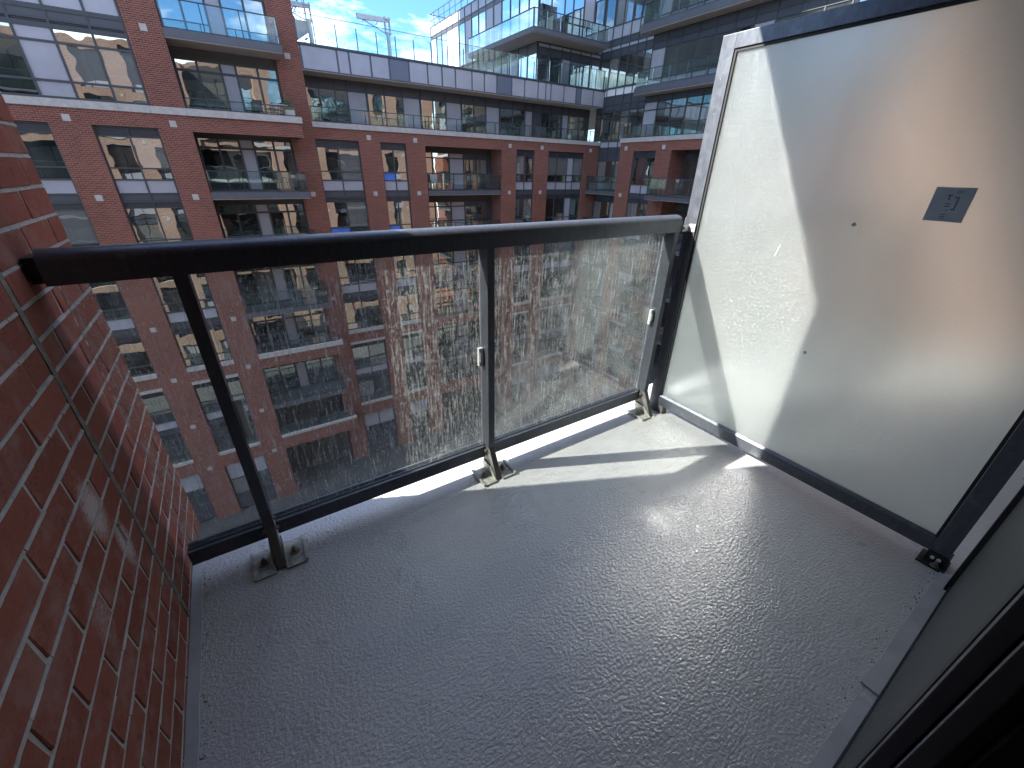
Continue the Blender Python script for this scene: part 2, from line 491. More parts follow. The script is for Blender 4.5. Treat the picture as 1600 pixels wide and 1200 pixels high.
def window(F, parent, cols, rows, d=0.16, glass='pane', bar=0.06, special=None):
    """one window: dark frame with every pane, spandrel and louvre a piece of its own"""
    fr = M()
    u0, u1 = cols[0], cols[-1]
    z1, z0 = rows[0][0], rows[-1][1]
    h = bar / 2
    for i, u in enumerate(cols):
        a, b = u - h, u + h
        if i == 0: a, b = u + 0.005, u + bar
        if i == len(cols) - 1: a, b = u - bar, u - 0.005
        fb(fr, F, a, b, d - 0.05, d + 0.06, z0, z1)
    zs = sorted({r[0] for r in rows} | {r[1] for r in rows})
    for i, z in enumerate(zs):
        a, b = z - h, z + h
        if i == 0: a, b = z, z + bar
        if i == len(zs) - 1: a, b = z - bar, z
        fb(fr, F, u0 + bar, u1 - bar, d - 0.047, d + 0.057, a, b)
    fo = fr.build('window', 'dark_frame', parent)
    for ri, (zt, zb, typ) in enumerate(rows):
        for ci in range(len(cols) - 1):
            a, b = cols[ci] + h, cols[ci + 1] - h
            t = typ if isinstance(typ, str) else typ[ci]
            if special and (ri, ci) in special: t = special[(ri, ci)]
            zz0, zz1 = zb + h, zt - h
            if t == 'g': pane(F, fo, a, b, d, zz0, zz1, glass)
            elif t == 's':
                m = M(); fb(m, F, a, b, d - 0.012, d + 0.02, zz0, zz1); m.build('spandrel_panel', 'light_panel', fo)
            elif t == 'w':
                m = M(); fb(m, F, a, b, d - 0.012, d + 0.02, zz0, zz1); m.build('white_panel', 'white_panel', fo)
            elif t == 'd':
                m = M(); fb(m, F, a, b, d - 0.02, d + 0.02, zz0, zz1); m.build('metal_panel', 'dark_panel', fo)
            elif t == 'b':
                pane(F, fo, a, b, d, zz0, zz1, 'blue_film', 'filmed_pane')['label'] = 'pane still under blue protective film'
            elif t == 'l':
                m = M(); fb(m, F, a, b, d + 0.03, d + 0.05, zz0, zz1)
                n = max(2, int((zz1 - zz0) / 0.055))
                for k in range(n):
                    zc = zz0 + (k + 0.5) * (zz1 - zz0) / n
                    fb(m, F, a, b, d - 0.02, d + 0.032, zc - 0.012, zc + 0.008)
                m.build('louvre', 'dark_panel', fo)
    return fo

def plain_window(F, parent, cols, rows, d=0.16):
    """the same window as one mesh, for walls the photograph shows only in reflections"""
    m = M()
    mi = {'g': 1, 's': 2, 'd': 3, 'l': 3, 'w': 2}
    fb(m, F, cols[0], cols[-1], d + 0.03, d + 0.05, rows[-1][1], rows[0][0], 0)
    for zt, zb, t in rows:
        for i in range(len(cols) - 1):
            fb(m, F, cols[i] + 0.03, cols[i + 1] - 0.03, d, d + 0.025, zb + 0.03, zt - 0.03, mi[t])
    return m.build('window', ['dark_frame', 'pane', 'light_panel', 'dark_panel'], parent)

def balcony(F, parent, u0, u1, front, back, ztop, zbot, rail_top, posts=1.25, ends=(True, True), slab='fascia', under='soffit', rail_d=None, rail_base=None):
    s = M()
    fb(s, F, u0, u1, front, back, zbot + 0.03, ztop, 0)
    fb(s, F, u0 + 0.01, u1 - 0.01, front + 0.03, back, zbot, zbot + 0.03, 1)
    so = s.build('balcony', [slab, under], parent)
    guard(F, so, u0 + 0.05, u1 - 0.05, (front + 0.06) if rail_d is None else rail_d, back, (rail_base or ztop) + 0.04, rail_top, posts, ends)
    return so

def guard(F, so, u0, u1, d, back, z0, z1, posts=1.25, ends=(True, True), mat='guard', cap=0.035):
    n = max(1, round((u1 - u0) / posts))
    r = M()
    fb(r, F, u0, u1, d - 0.03, d + 0.03, z1 - cap, z1)
    fb(r, F, u0, u1, d - 0.02, d + 0.02, z0 - 0.02, z0 + 0.02)
    for i in range(n + 1):
        u = u0 + (u1 - u0) * i / n
        fb(r, F, u - 0.02, u + 0.02, d + 0.032, d + 0.07, z0 - 0.04, z1 - cap)
    for e, u in zip(ends, (u0, u1)):
        if e and back - d > 0.25:
            fb(r, F, u - 0.03, u + 0.03, d + 0.03, back, z1 - cap, z1)
    r.build('guard_rail', 'dark_frame', so)
    for i in range(n):
        a, b = u0 + (u1 - u0) * i / n + 0.012, u0 + (u1 - u0) * (i + 1) / n - 0.012
        m = M(); fb(m, F, a, b, d, d + 0.014, z0 + 0.02, z1 - cap)
        m.build('guard_glass', mat, so)
    for e, u in zip(ends, (u0, u1)):
        if e and back - d > 0.25:
            m = M(); fb(m, F, u - 0.007, u + 0.007, d + 0.08, back - 0.02, z0 + 0.02, z1 - cap)
            m.build('guard_glass', mat, so)

def stones(F, parent, us, zs, s=0.12):
    for u in us:
        for z in zs:
            m = M(); fb(m, F, u - s, u + s, -0.015, 0.1, z - s, z + s)
            m.build('accent_stone', 'stone', parent)
def band(F, parent, joints, z0, z1, proud=0.035):
    for a, b in zip(joints[:-1], joints[1:]):
        m = M(); fb(m, F, a + 0.004, b - 0.004, -proud, 0.15, z0, z1)
        m.build('band_stone', 'stone', parent)

SQZ = [2.81, -0.11, -3.11, -6.12, -8.96, -11.9, -14.9]
def std_windows(F, parent, cols, low=True, special=None, builder=window):
    sp = special or {}
    for n in range(0, 3):
        b = -3.0 * n
        top = (2.62, 2.25) if n == 0 else (b + 2.73, b + 2.46)
        rows = [(top[0], top[1], 'l'), (top[1], b + 1.05, 'g'), (b + 1.05, b + 0.60, 'g'), (b + 0.60, b + 0.04, 's'), (b + 0.04, b - 0.27, 'd')]
        kw = {'special': sp[n]} if n in sp else {}
        builder(F, parent, cols, rows, **kw)
    builder(F, parent, cols, [(-6.27, -6.54, 'l'), (-6.54, -7.95, 'g'), (-7.95, -8.42, 'g')])
    builder(F, parent, cols, [(-9.42, -9.70, 'l'), (-9.70, -10.63, 'g'), (-10.63, -11.32, 'g'), (-11.32, -11.80, 's'), (-11.80, -12.10, 'd')])
    builder(F, parent, cols, [(-12.10, -12.37, 'l'), (-12.37, -13.57, 'g'), (-13.57, -14.02, 'g')])
    builder(F, parent, cols, [(-15.04, -16.2, 's'), (-16.2, -17.4, 'g'), (-17.4, -18.6, 'd')])
def wall_pieces(F, m, piers, gaps, d1=0.45, top=3.16):
    """piers full height and the brick beams between them"""
    for a, b in piers:
        fb(m, F, a, b, 0, d1, -18.7, top)
    for a, b in gaps:
        for z0, z1 in ((2.62, top), (-9.25, -8.65), (-15.04, -14.2)):
            if z1 > z0: fb(m, F, a, b, 0.003, d1 - 0.01, z0, z1)
def sills(F, parent, gaps):
    for a, b in gaps:
        for z0, z1 in ((-8.65, -8.42), (-9.42, -9.25), (-14.2, -14.02)):
            m = M(); fb(m, F, a + 0.002, b - 0.002, -0.03, 0.3, z0 + 0.002, z1 - 0.002)
            m.build('sill_stone', 'stone', parent)

# ================================================================= BUILDING ACROSS THE COURT
A1, A2, B0 = 25.86, 27.4, 24.3
F1, F2, FB = frame_of('A', A1), frame_of('A', A2), frame_of('B', B0)
bA = thing('brick_apartment_building', 'long red brick apartment building facing us across the courtyard, topped by a terrace', 'building', (8, 27.4, -18.7))
w = M()
P1_p = [(-8.35, -7.1), (-4.97, -3.71)]
P1_g = [(-7.1, -4.97), (-3.71, -1.55)]
wall_pieces(F1, w, P1_p, P1_g)
wall_pieces(F1, w, [(-14, -8.35)], [])
fb(w, F1, -1.55, -0.34, 0, 2.2, -18.7, 14)          # pier between window stack and balcony stack
P2_p = [(3.89, 5.05), (7.38, 8.61), (10.17, 11.4), (17.0, 18.21), (19.8, 21.05), (24.55, 26.08)]
P2_g = [(5.05, 7.38), (8.61, 10.17), (18.21, 19.8), (21.05, 24.55)]
fb(w, F2, 3.89, 5.05, 0, 1.8, -18.7, 14)
wall_pieces(F2, w, P2_p[1:], P2_g)
fb(w, F2, 11.4, 17.0, 0.003, 0.4, 2.55, 3.16)
for u in (11.15, 17.0):                             # returns of the recessed balconies
    fb(w, F2, u, u + 0.25, 0.45, 1.5, -15.1, 3.1)
for z0, z1 in ((-9.25, -8.65), (-15.04, -14.2)):
    fb(w, F2, 11.4, 17.0, 0.003, 0.4, z0, z1)
for z0, z1 in ((2.55, 3.16), (-9.27, -8.65), (-15.0, -14.15)):
    fb(w, F1, -0.34, 4.28, 0.02, 0.35, z0, z1)
    fb(w, F1, 3.95, 4.28, 0.35, 1.54, z0, z1)
w.build('brick_wall', 'brick', bA)
c = M()                                              # building mass behind the facade
c.box(-14, -1.6, 26.32, 46.6, -18.7, 14); c.box(-1.6, 5.05, 28.3, 46.6, -18.7, 14)
c.box(5.06, 26.3, 29.3, 44, -18.7, 5.6)
c.box(5.06, 11.1, 27.86, 29.3, -18.7, 3.1); c.box(17.3, 26.0, 27.86, 29.3, -18.7, 3.1); c.box(11.1, 17.3, 28.95, 29.3, -18.7, 3.1)
c.box(-13.9, 5.0, 28.3, 46.5, 14, 36); c.box(-60, -14, 26.32, 46, -18.7, 14)  # tall block shades the wing; unseen west block added to shade the courtyard
c.build('building_core', 'wall_dark', bA)
std_windows(F1, bA, [-7.1, -6.03, -4.97]); std_windows(F1, bA, [-3.71, -2.63, -1.55])
std_windows(F2, bA, [5.05, 6.2, 7.38], special={1: {(2, 0): 'b'}})
std_windows(F2, bA, [8.61, 9.38, 10.17], special={0: {(2, 0): 'b'}, 1: {(2, 0): 'b'}})
std_windows(F2, bA, [18.21, 19.0, 19.8])
std_windows(F2, bA, [21.05, 21.95, 22.98, 23.6, 24.55], special={0: {(1, 2): 's', (2, 2): 's'}, 1: {(1, 2): 's', (2, 2): 's'}})
sills(F1, bA, P1_g); sills(F2, bA, P2_g)
stones(F1, bA, [-7.8, -4.38, -0.96], SQZ); stones(F1, bA, [-0.96], [6.1, 9.3]); stones(F2, bA, [4.46], [z for z in SQZ if z < 2] + [6.1])
stones(F2, bA, [7.98, 10.78, 17.66, 20.43, 25.15], SQZ)
band(F1, bA, [-9.5, -8.3, -7.15, -6.05, -4.94, -3.75, -2.65, -1.6, -0.34], 3.16, 3.43)
band(F1, bA, [-0.34, 1.2, 2.75, 4.33], 3.16, 3.43, 0.06)
band(F2, bA, [5.05, 7.35, 9.7, 12.4, 14.7, 17.1, 19.7, 21.9, 24.1, 26.08], 3.16, 3.41, 0.05)
for z0, z1 in ((-8.65, -8.38), (-14.15, -14.0)):
    band(F1, bA, [-0.34, 1.2, 2.75, 4.33], z0, z1, 0.05)
# upper storey of the nearer block, all glass and panels
ug = [-8.4, -7.2, -6.03, -4.86, -3.8, -2.65, -1.56]
t_ = lambda k: [('s' if i == 3 else k) for i in range(6)]
window(F1, bA, ug, [(5.73, 5.25, t_('g')), (5.25, 4.02, t_('g')), (4.02, 3.44, t_('g'))], 0.1, bar=0.075)
window(F1, bA, ug, [(6.26, 5.93, 'd'), (5.93, 5.73, 'l')], 0.1, bar=0.07)
window(F1, bA, ug, [(8.9, 8.3, 'g'), (8.3, 7.05, 'g'), (7.05, 6.26, 's')], 0.1, bar=0.08)
m = M(); fb(m, F1, -9.5, -1.56, 0.05, 0.4, 8.9, 14); m.build('parapet_wall', 'dark_panel', bA)
# balcony stack of the nearer block
FR1 = frame_of('A', 27.62)
for n, zb in enumerate((6.15, 3.12, 0.0, -3.0, -6.0, -9.0, -12.0)):
    b = zb + 0.05 if n > 1 else zb
    top = b + (2.42 if n != 0 else 2.5)
    s = {}
    window(FR1, bA, [-0.33, 0.55, 1.45, 2.08, 3.0, 3.89], [(top, b + 1.95, ['g', 'g', 's', 'g', 'g']), (b + 1.95, b, ['g', 'g', 's', 'g', 'g'])], 0.0, bar=0.09)
    m = M(); fb(m, FR1, -0.33, 3.89, 0.0, 0.3, top, top + 0.5); m.build('head_panel', 'wall_dark', bA)
for zt, zb, rt in ((6.2, 5.88, 7.22), (0.07, -0.25, 1.02), (-2.93, -3.25, -1.95), (-5.93, -6.22, -4.92), (-11.78, -12.05, -10.95)):
    balcony(F1, bA, -0.33, 4.05, 0.0, 1.54, zt, zb, rt, 1.35, (False, True))
for zt, rt in ((3.43, 3.86), (-8.38, -7.88), (-14.0, -13.4)):
    balcony(F1, bA, -0.33, 4.2, 0.4, 1.74, zt - 0.35, zt - 0.7, rt, 1.2, (False, False), rail_d=0.12, rail_base=zt)
# balcony stack of the long block
FR2 = frame_of('A', 28.87)
cols2 = [11.41, 12.45, 13.66, 14.75, 15.75, 16.6, 16.99]
for n in range(0, 6):
    b = -3.0 * n
    window(FR2, bA, cols2, [(b + 2.3, b + 1.95, ['g', 'g', 's', 'd', 'd', 'd']), (b + 1.95, b + 1.02, ['g', 'g', 's', 'g', 'g', 'd']), (b + 1.02, b, ['g', 'g', 's', 'g', 'g', 'd'])], 0.0, bar=0.07)
    m = M(); fb(m, FR2, 11.41, 16.99, 0.0, 0.2, b + 2.3, b + 2.75); m.build('head_panel', 'wall_dark', bA)
for zt, zb, rt in ((0.03, -0.25, 1.05), (-2.97, -3.25, -1.95), (-5.97, -6.25, -4.95), (-11.97, -12.25, -10.95)):
    balcony(F2, bA, 11.42, 16.98, -0.02, 1.46, zt, zb, rt, 0.93, (False, False))
for zt in (-8.4, -14.0):
    balcony(F2, bA, 11.42, 16.98, 0.4, 1.46, zt - 0.4, zt - 0.7, zt + 0.5, 0.93, (False, False), rail_d=0.12, rail_base=zt)
# terrace storey
FR3 = frame_of('A', 28.85)
tc = [5.1, 5.95, 6.8, 7.47, 8.57, 9.62, 10.73, 11.86, 12.72, 13.6, 14.72, 15.65, 16.57, 17.68, 18.74, 19.82, 20.5, 21.3, 22.1, 23.22, 23.85, 24.9, 26.0]
kinds = ['g', 'g', 'g', 's', 'g', 'g', 's', 'g', 'g', 's', 'g', 'g', 's', 'g', 'g', 's', 'd', 'g', 'g', 's', 'g', 'g']
for a, b in ((0, 4), (4, 7), (7, 10), (10, 13), (13, 16), (16, 19), (19, 22)):
    window(FR3, bA, tc[a:b + 1], [(5.66, 5.12, 'd'), (5.12, 3.2, kinds[a:b])], 0.0, bar=0.06)
s = M(); fb(s, F2, 5.06, 26.08, 0.15, 1.9, 2.95, 3.17); s.build('terrace_slab', 'soffit', bA)
so = M(); fb(so, F2, 5.06, 26.08, 0.02, 1.9, 5.62, 5.70, 1); fb(so, F2, 5.06, 26.08, 0.05, 1.9, 5.70, 6.5, 0)
so = so.build('parapet_fascia', ['fascia', 'soffit'], bA)
m = M(); fb(m, F2, 5.06, 26.08, -0.05, 0.4, 6.65, 6.75); m.build('parapet_cap', 'dark_frame', so)
m = M(); fb(m, F2, 5.06, 26.08, 0.012, 0.045, 5.64, 6.65); m.build('fascia_backing', 'fascia', so)
pm = [5.1, 6.85, 7.45, 8.58, 9.60, 10.73, 11.86, 12.77, 13.65, 14.78, 15.66, 16.57, 17.72, 18.74, 19.85, 20.51, 20.96, 22.12, 23.23, 23.72, 24.9, 26.05]
for i, (a, b) in enumerate(zip(pm[:-1], pm[1:])):
    k = 'dark_accent' if i in (4, 11, 18) else 'light_panel'
    m = M(); fb(m, F2, a + 0.05, b - 0.05, -0.012, 0.011, 5.70, 6.63)
    o = m.build('parapet_panel', k, so)
    if k == 'dark_accent': o['label'] = 'slate blue parapet panel'
guard(F2, so, 5.1, 26.0, 0.02, 0, 3.45, 4.11, 0.95, (False, False))
rg = M()
for u in [5.92 + 1.045 * i for i in range(19)]:
    fb(rg, F2, u - 0.022, u + 0.022, 0.05, 0.09, 6.75, 7.68)
fb(rg, F2, 5.1, 26, 0.02, 0.035, 7.885, 7.905)
rg.build('roof_guard_posts', 'dark_frame', so)
for i in range(20):
    a = 5.1 + 1.045 * i
    m = M(); fb(m, F2, a + 0.006, min(a + 1.039, 26.0), 0.02, 0.034, 6.76, 7.885); m.build('roof_guard_glass', 'guard', so)
m = M(); m.box(5.06, 26.3, 27.86, 46, 5.9, 6.2); m.build('roof_deck', 'roof', bA)

# ================================================================= WING ON THE RIGHT
bB = thing('brick_wing', 'red brick wing closing the right end of the courtyard, glass storeys above it', 'building', (24.3, 12, -18.7))
w = M()
Bp = [(22.2, 23.45), (19.1, 20.3), (12.8, 14.0), (9.4, 10.6), (1.8, 4.4)]
Bg = [(20.3, 22.2), (10.6, 12.8)]
wall_pieces(FB, w, Bp, Bg)
for a, b in ((14.0, 19.1), (4.4, 9.4)):
    for z0, z1 in ((2.62, 3.16), (-9.25, -8.65), (-15.04, -14.2)):
        fb(w, FB, a, b, 0.003, 0.4, z0, z1)
w.box(24.75, 26.1, 23.15, 23.45, -18.7, 3.16)
for u in (13.75, 18.85 + 0.25, 4.15, 9.4): fb(w, FB, u, u + 0.25, 0.45, 1.5, -18, 3.1)
w.build('brick_wall', 'brick', bB)
c = M(); c.box(26.3, 40, 1.8, 27.4, -18.7, 9); c.box(24.76, 26.3, 19.4, 23.1, -18.7, 3.1); c.box(24.76, 26.3, 9.7, 13.7, -18.7, 3.1)
c.box(25.95, 26.3, 1.8, 23.1, -18.7, 3.1); c.box(24.9, 26.3, 1.8, 22.3, 3.1, 13)
c.build('building_core', 'wall_dark', bB)
std_windows(FB, bB, [20.3, 21.22, 22.2]); std_windows(FB, bB, [10.6, 11.7, 12.8])
sills(FB, bB, Bg)
stones(FB, bB, [22.9, 19.73, 13.4, 10.0], SQZ)
band(FB, bB, [1.8, 4.4, 7, 9.4, 12, 14.4, 16.8, 19.2, 21.2, 23.5], 3.16, 3.41, 0.05)
FBR = frame_of('B', 25.75)
for n in range(0, 6):
    b = -3.0 * n
    for cols in ([14.0, 15.2, 16.4, 17.6, 18.3, 19.09], [4.4, 6.0, 7.6, 9.39]):
        k = ['g', 'g', 's', 'g', 'g'][:len(cols) - 1]
        window(FBR, bB, cols, [(b + 2.5, b + 2.1, 'd'), (b + 2.1, b, k)], 0.0, bar=0.07)
for zt, zb, rt in ((0.03, -0.22, 1.05), (-2.97, -3.22, -1.95), (-5.97, -6.22, -4.95), (-8.97, -9.22, -7.95), (-11.97, -12.22, -10.95)):
    balcony(FB, bB, 14.1, 19.7, -1.15, 1.4, zt, zb, rt, 1.2, (True, True))
    balcony(FB, bB, 4.4, 9.5, -1.15, 1.4, zt, zb, rt, 1.2, (True, True))
# inner corner, set back, glazed
FC = frame_of('B', 26.1)
cc = [23.46, 24.5, 25.5, 26.45, 27.38]
window(FC, bB, cc, [(3.45, 3.0, 's'), (3.0, 2.62, 'd'), (2.62, 2.1, 'd'), (2.1, 0.65, 'g'), (0.65, 0.05, ['g', 's', 'g', 's'])], 0.0)
for n in range(1, 6):
    b = -3.0 * n
    window(FC, bB, cc, [(b + 3.05, b + 2.2, 'd'), (b + 2.2, b + 0.05, ['g', 's', 'g', 'g'])], 0.0)
cu = [22.25, 23.2, 24.0, 24.72, 25.5, 26.3, 27.2, 28.15]
window(FC, bB, cu, [(5.35, 4.95, 'g'), (4.95, 3.45, 'g')], 0.0)
window(FC, bB, cu, [(6.8, 6.3, 'w'), (6.3, 5.75, 'd'), (5.75, 5.35, 'd')], 0.0)
window(FC, bB, cu, [(9.3, 9.05, 's'), (9.05, 8.6, 'd'), (8.6, 6.8, 'g')], 0.0)
window(FC, bB, cu, [(12.2, 10.4, 'g'), (10.4, 9.65, 's'), (9.65, 9.3, 'd')], 0.0)
for zt, zb, rt in ((0.03, -0.22, 1.05), (-2.97, -3.22, -1.95), (-5.97, -6.22, -4.95), (-8.97, -9.22, -7.95)):
    balcony(FC, bB, 23.47, 27.38, -1.2, 0.0, zt, zb, rt, 1.3, (False, False))
# upper storeys of the wing
FU = frame_of('B', 24.75)
uc = [22.2 - 1.08 * i for i in range(18)][::-1]
nu = len(uc) - 1
k1 = [('s' if (nu - 1 - i) in (0, 6, 12) else 'g') for i in range(nu)]
for lo, hi in ((0, 6), (6, 12), (12, nu)):
    window(FU, bB, uc[lo:hi + 1], [(5.72, 5.38, 'd'), (5.38, 4.94, k1[lo:hi]), (4.94, 3.2, k1[lo:hi])], 0.0)
    window(FU, bB, uc[lo:hi + 1], [(8.85, 8.45, 'd'), (8.45, 8.1, 'd'), (8.1, 6.6, k1[lo:hi]), (6.6, 6.1, 's')], 0.0)
    window(FU, bB, uc[lo:hi + 1], [(12.0, 9.7, k1[lo:hi]), (9.7, 9.2, 's')], 0.0)
m = M(); fb(m, FU, uc[0], 22.3, 0.08, 0.4, 3.1, 13); m.build('upper_wall', 'dark_panel', bB)
balcony(FU, bB, uc[0], 22.4, -0.95, 0.0, 6.1, 5.72, 7.0, 1.25, (True, True))
balcony(FU, bB, uc[0], 22.5, -0.95, 0.0, 9.22, 8.85, 10.2, 1.25, (True, True))
gu = M(); fb(gu, FB, 4, 23.4, 0.1, 0.4, 3.05, 3.16); gu = gu.build('terrace_edge', 'soffit', bB)
guard(FB, gu, 4.2, 23.4, 0.05, 0, 3.45, 4.12, 0.95, (False, False))

# ================================================================= GLASS TOWER BEHIND THE CORNER
bT = thing('glass_tower', 'glass apartment storeys rising behind the corner of the brick blocks, wrapped by a long balcony', 'building', (20.25, 28.2, 6.2))
FT, FL = frame_of('A', 28.2), frame_of('B', 20.25)
c = M(); c.box(20.42, 40, 28.37, 46, 5.9, 12.95); c.box(20.3, 40, 28.25, 45.9, 12.95, 13.0); c.build('building_core', 'wall_dark', bT)
fc = [20.28, 21.3, 22.4, 23.15, 24.1, 25.05, 26.08]
window(FT, bT, fc, [(8.98, 8.72, 's'), (8.72, 8.3, 'd'), (8.3, 6.2, ['g', 'g', 's', 'g', 'g', 'g'])], 0.02, 'pane_tower')
window(FT, bT, fc, [(12.95, 12.4, 'd'), (12.4, 10.3, ['g', 'g', 'g', 'g', 's', 'g']), (10.3, 9.22, 'g')], 0.02, 'pane_tower')
lc = [28.22 + 1.15 * i for i in range(16)]
for lo, hi in ((0, 5), (5, 10), (10, 15)):
    k = {0: ['g', 'g', 's', 's', 's'], 5: ['s', 's', 'g', 's', 'g'], 10: ['w', 'w', 'g', 'g', 'w']}[lo]
    k2 = {0: ['g', 'g', 'g', 'g', 's'], 5: ['s', 'g', 'g', 's', 'g'], 10: ['w', 'w', 'g', 'g', 'w']}[lo]
    e = 'w' if lo == 10 else 's'
    window(FL, bT, lc[lo:hi + 1], [(8.98, 8.4, 'd'), (8.4, 6.2, k)], 0.02, 'pane_tower')
    window(FL, bT, lc[lo:hi + 1], [(13.0, 12.3, e), (12.3, 12.05, 'd'), (12.05, 9.22, k2)], 0.02, 'pane_tower')
# wrap-around balcony
s = M()
s.prism([(18.8, 35.4), (18.8, 26.7), (25.3, 26.7), (25.3, 28.2), (20.25, 28.2), (20.25, 35.4)], 'z', 9.0, 9.24, 0)
s.prism([(18.85, 35.38), (18.85, 26.75), (25.28, 26.75), (25.28, 28.18), (20.23, 28.18), (20.23, 35.38)], 'z', 8.985, 9.0, 1)
so = s.build('balcony', ['fascia', 'soffit'], bT)
guard(frame_of('A', 26.7), so, 18.86, 25.25, 0.06, 0, 9.28, 10.2, 1.05, (False, False))
guard(frame_of('B', 18.8), so, 26.78, 35.35, 0.06, 0, 9.28, 10.2, 1.05, (False, False))
rr = M()
for y in [28.3 + 1.1 * i for i in range(16)]:
    rr.box(20.32, 20.36, y - 0.02, y + 0.02, 13.0, 13.95)
rr.box(20.30, 20.35, 28.3, 45.6, 13.93, 13.98); rr.box(20.3, 20.34, 28.3, 45.6, 13.45, 13.48); rr.box(20.3, 24, 45.55, 45.6, 13.93, 13.98)
rr.build('roof_railing', 'dark_frame', bT)

# ================================================================= ROOF DAVITS
def davit(x, y, z0, label, rot=0.0):
    t = thing('roof_davit', label, 'davit', (x, y, z0), 'window cleaning davits on the roof')
    h = 9.0 - z0
    m = M(); m.bar((x, y, z0), (x, y, z0 + h * 0.78), 0.105, 12); m.bar((x, y, z0), (x, y, z0 + 0.05), 0.22, 12)
    m.build('mast', 'davit', t, smooth=True)
    m = M()
    for dx in (-0.13, 0.13):
        m.box(x + dx - 0.025, x + dx + 0.025, y - 0.09, y + 0.09, z0 + h * 0.74, z0 + h + 0.08)
    for zz in (0.76, 0.98): m.box(x - 0.18, x + 0.18, y - 0.12, y + 0.12, z0 + h * zz, z0 + h * zz + 0.05)
    m.build('head_bracket', 'davit', t)
    m = M(); m.prism([(x + 0.1, z0 + h + 0.03), (x + 0.1, z0 + h - 0.15), (x - 1.15, z0 + h - 0.24), (x - 1.72, z0 + h - 0.24), (x - 1.75, z0 + h - 0.02)], 'y', y - 0.07, y + 0.07)
    m.build('arm', 'davit', t)
    m = M(); m.bar((x - 0.2, y, z0 + h * 0.76), (x - 1.5, y, z0 + h - 0.2), 0.03); m.bar((x - 0.7, y, z0 + h * 0.86), (x - 0.5, y, z0 + h - 0.15), 0.02)
    m.build('strut', 'davit', t)
    m = M(); m.bar((x - 1.42, y, z0 + h - 0.24), (x - 1.42, y, z0 + h - 0.42), 0.02); m.build('hook', 'davit', t)
    return t
davit(10.63, 30.0, 6.2, 'pale metal davit arm standing alone against the sky above the parapet')
d2_ = davit(6.36, 30.3, 6.2, 'pale metal davit mast beside the dark stair screen at the corner of the roof')
st = thing('roof_stair', 'steel roof stair with grey side screen beside the tall brick pier', 'stair', (5.7, 30.5, 6.2))
m = M(); m.prism([(5.3, 7.2), (5.3, 9.2), (5.75, 8.35), (6.3, 8.35), (6.3, 7.85)], 'y', 30.6, 30.64); m.build('side_screen', 'dark_accent', st)
m = M()
for i in range(7): m.box(5.3 + i * 0.14, 5.42 + i * 0.14, 30.65, 31.3, 6.3 + i * 0.22, 6.33 + i * 0.22)
m.build('steps', 'davit', st)
m = M(); m.bar((5.3, 30.6, 8.3), (6.3, 30.6, 9.6), 0.022); m.bar((6.3, 30.6, 6.2), (6.3, 30.6, 9.6), 0.022)
for i in range(5): m.bar((5.4 + i * 0.2, 30.6, 8.35), (5.4 + i * 0.2, 30.6, 8.43 + i * 0.26), 0.012)
m.build('handrail', 'dark_frame', st)

# ================================================================= THINGS ON THE BALCONIES OPPOSITE
def chair(x, y, z, rz, label, mat='wall_dark'):
    t = thing('patio_chair', label, 'chair', (x, y, z)); 
    m = M(); m.box(x - 0.24, x + 0.24, y - 0.24, y + 0.24, z + 0.42, z + 0.46); m.build('seat', mat, t)
    m = M(); m.prism([(y + 0.2, z + 0.46), (y + 0.23, z + 0.46), (y + 0.33, z + 0.92), (y + 0.30, z + 0.92)], 'x', x - 0.23, x + 0.23); m.build('backrest', mat, t)
    for dx in (-0.21, 0.21):
        for dy in (-0.21, 0.21):
            m = M(); m.bar((x + dx, y + dy, z), (x + dx, y + dy, z + 0.42), 0.015); m.build('leg', 'dark_frame', t)
        m = M(); m.box(x + dx - 0.02, x + dx + 0.02, y - 0.2, y + 0.26, z + 0.64, z + 0.67); m.bar((x + dx, y - 0.18, z + 0.46), (x + dx, y - 0.18, z + 0.64), 0.012); m.build('armrest', 'dark_frame', t)
    t.rotation_euler = (0, 0, rz)
    return t
def table(x, y, z, label):
    t = thing('patio_table', label, 'table', (x, y, z))
    m = M(); m.bar((x, y, z + 0.70), (x, y, z + 0.73), 0.42, 24); m.build('tabletop', 'davit', t)
    for k in range(3):
        a = k * 2.094; m = M(); m.bar((x + 0.3 * math.cos(a), y + 0.3 * math.sin(a), z), (x + 0.06 * math.cos(a), y + 0.06 * math.sin(a), z + 0.7), 0.016); m.build('leg', 'dark_frame', t)
chair(2.9, 26.7, 0.07, 0.3, 'dark patio chair behind the glass of the nearest middle balcony opposite')
table(3.5, 26.6, 3.2, 'small round patio table on the balcony above the pale stone band', )
chair(2.5, 26.9, 3.2, -0.5, 'dark patio chair beside the round table above the stone band')
chair(13.2, 28.1, 0.03, 0.4, 'dark patio chair on the wide balcony with the pale panel')
chair(12.2, 28.2, 0.03, -0.4, 'pale patio chair at the left end of the wide balcony', 'light_panel')
bx = thing('planter_box', 'pale wooden planter at the right end of the glazed terrace opposite', 'planter', (4.1, 26.3, 3.43))
m = M()
m.box(3.75, 4.15, 26.45, 26.85, 3.2, 3.75); m.build('box', 'scrap', bx)
m = M()
for i in range(140):
    a = random.uniform(0, 6.28); r = random.uniform(0, 0.2); zz = random.uniform(3.75, 4.15); px, py = 3.95 + r * math.cos(a), 26.65 + r * math.sin(a)
    m.v += [(px, py, zz), (px + random.uniform(-.08, .08), py + random.uniform(-.08, .08), zz + 0.03), (px + random.uniform(-.08, .08), py, zz + 0.09)]
    k = len(m.v); m.f.append([k - 3, k - 2, k - 1]); m.mi.append(0)
m.build('leaves', 'leaf', bx)

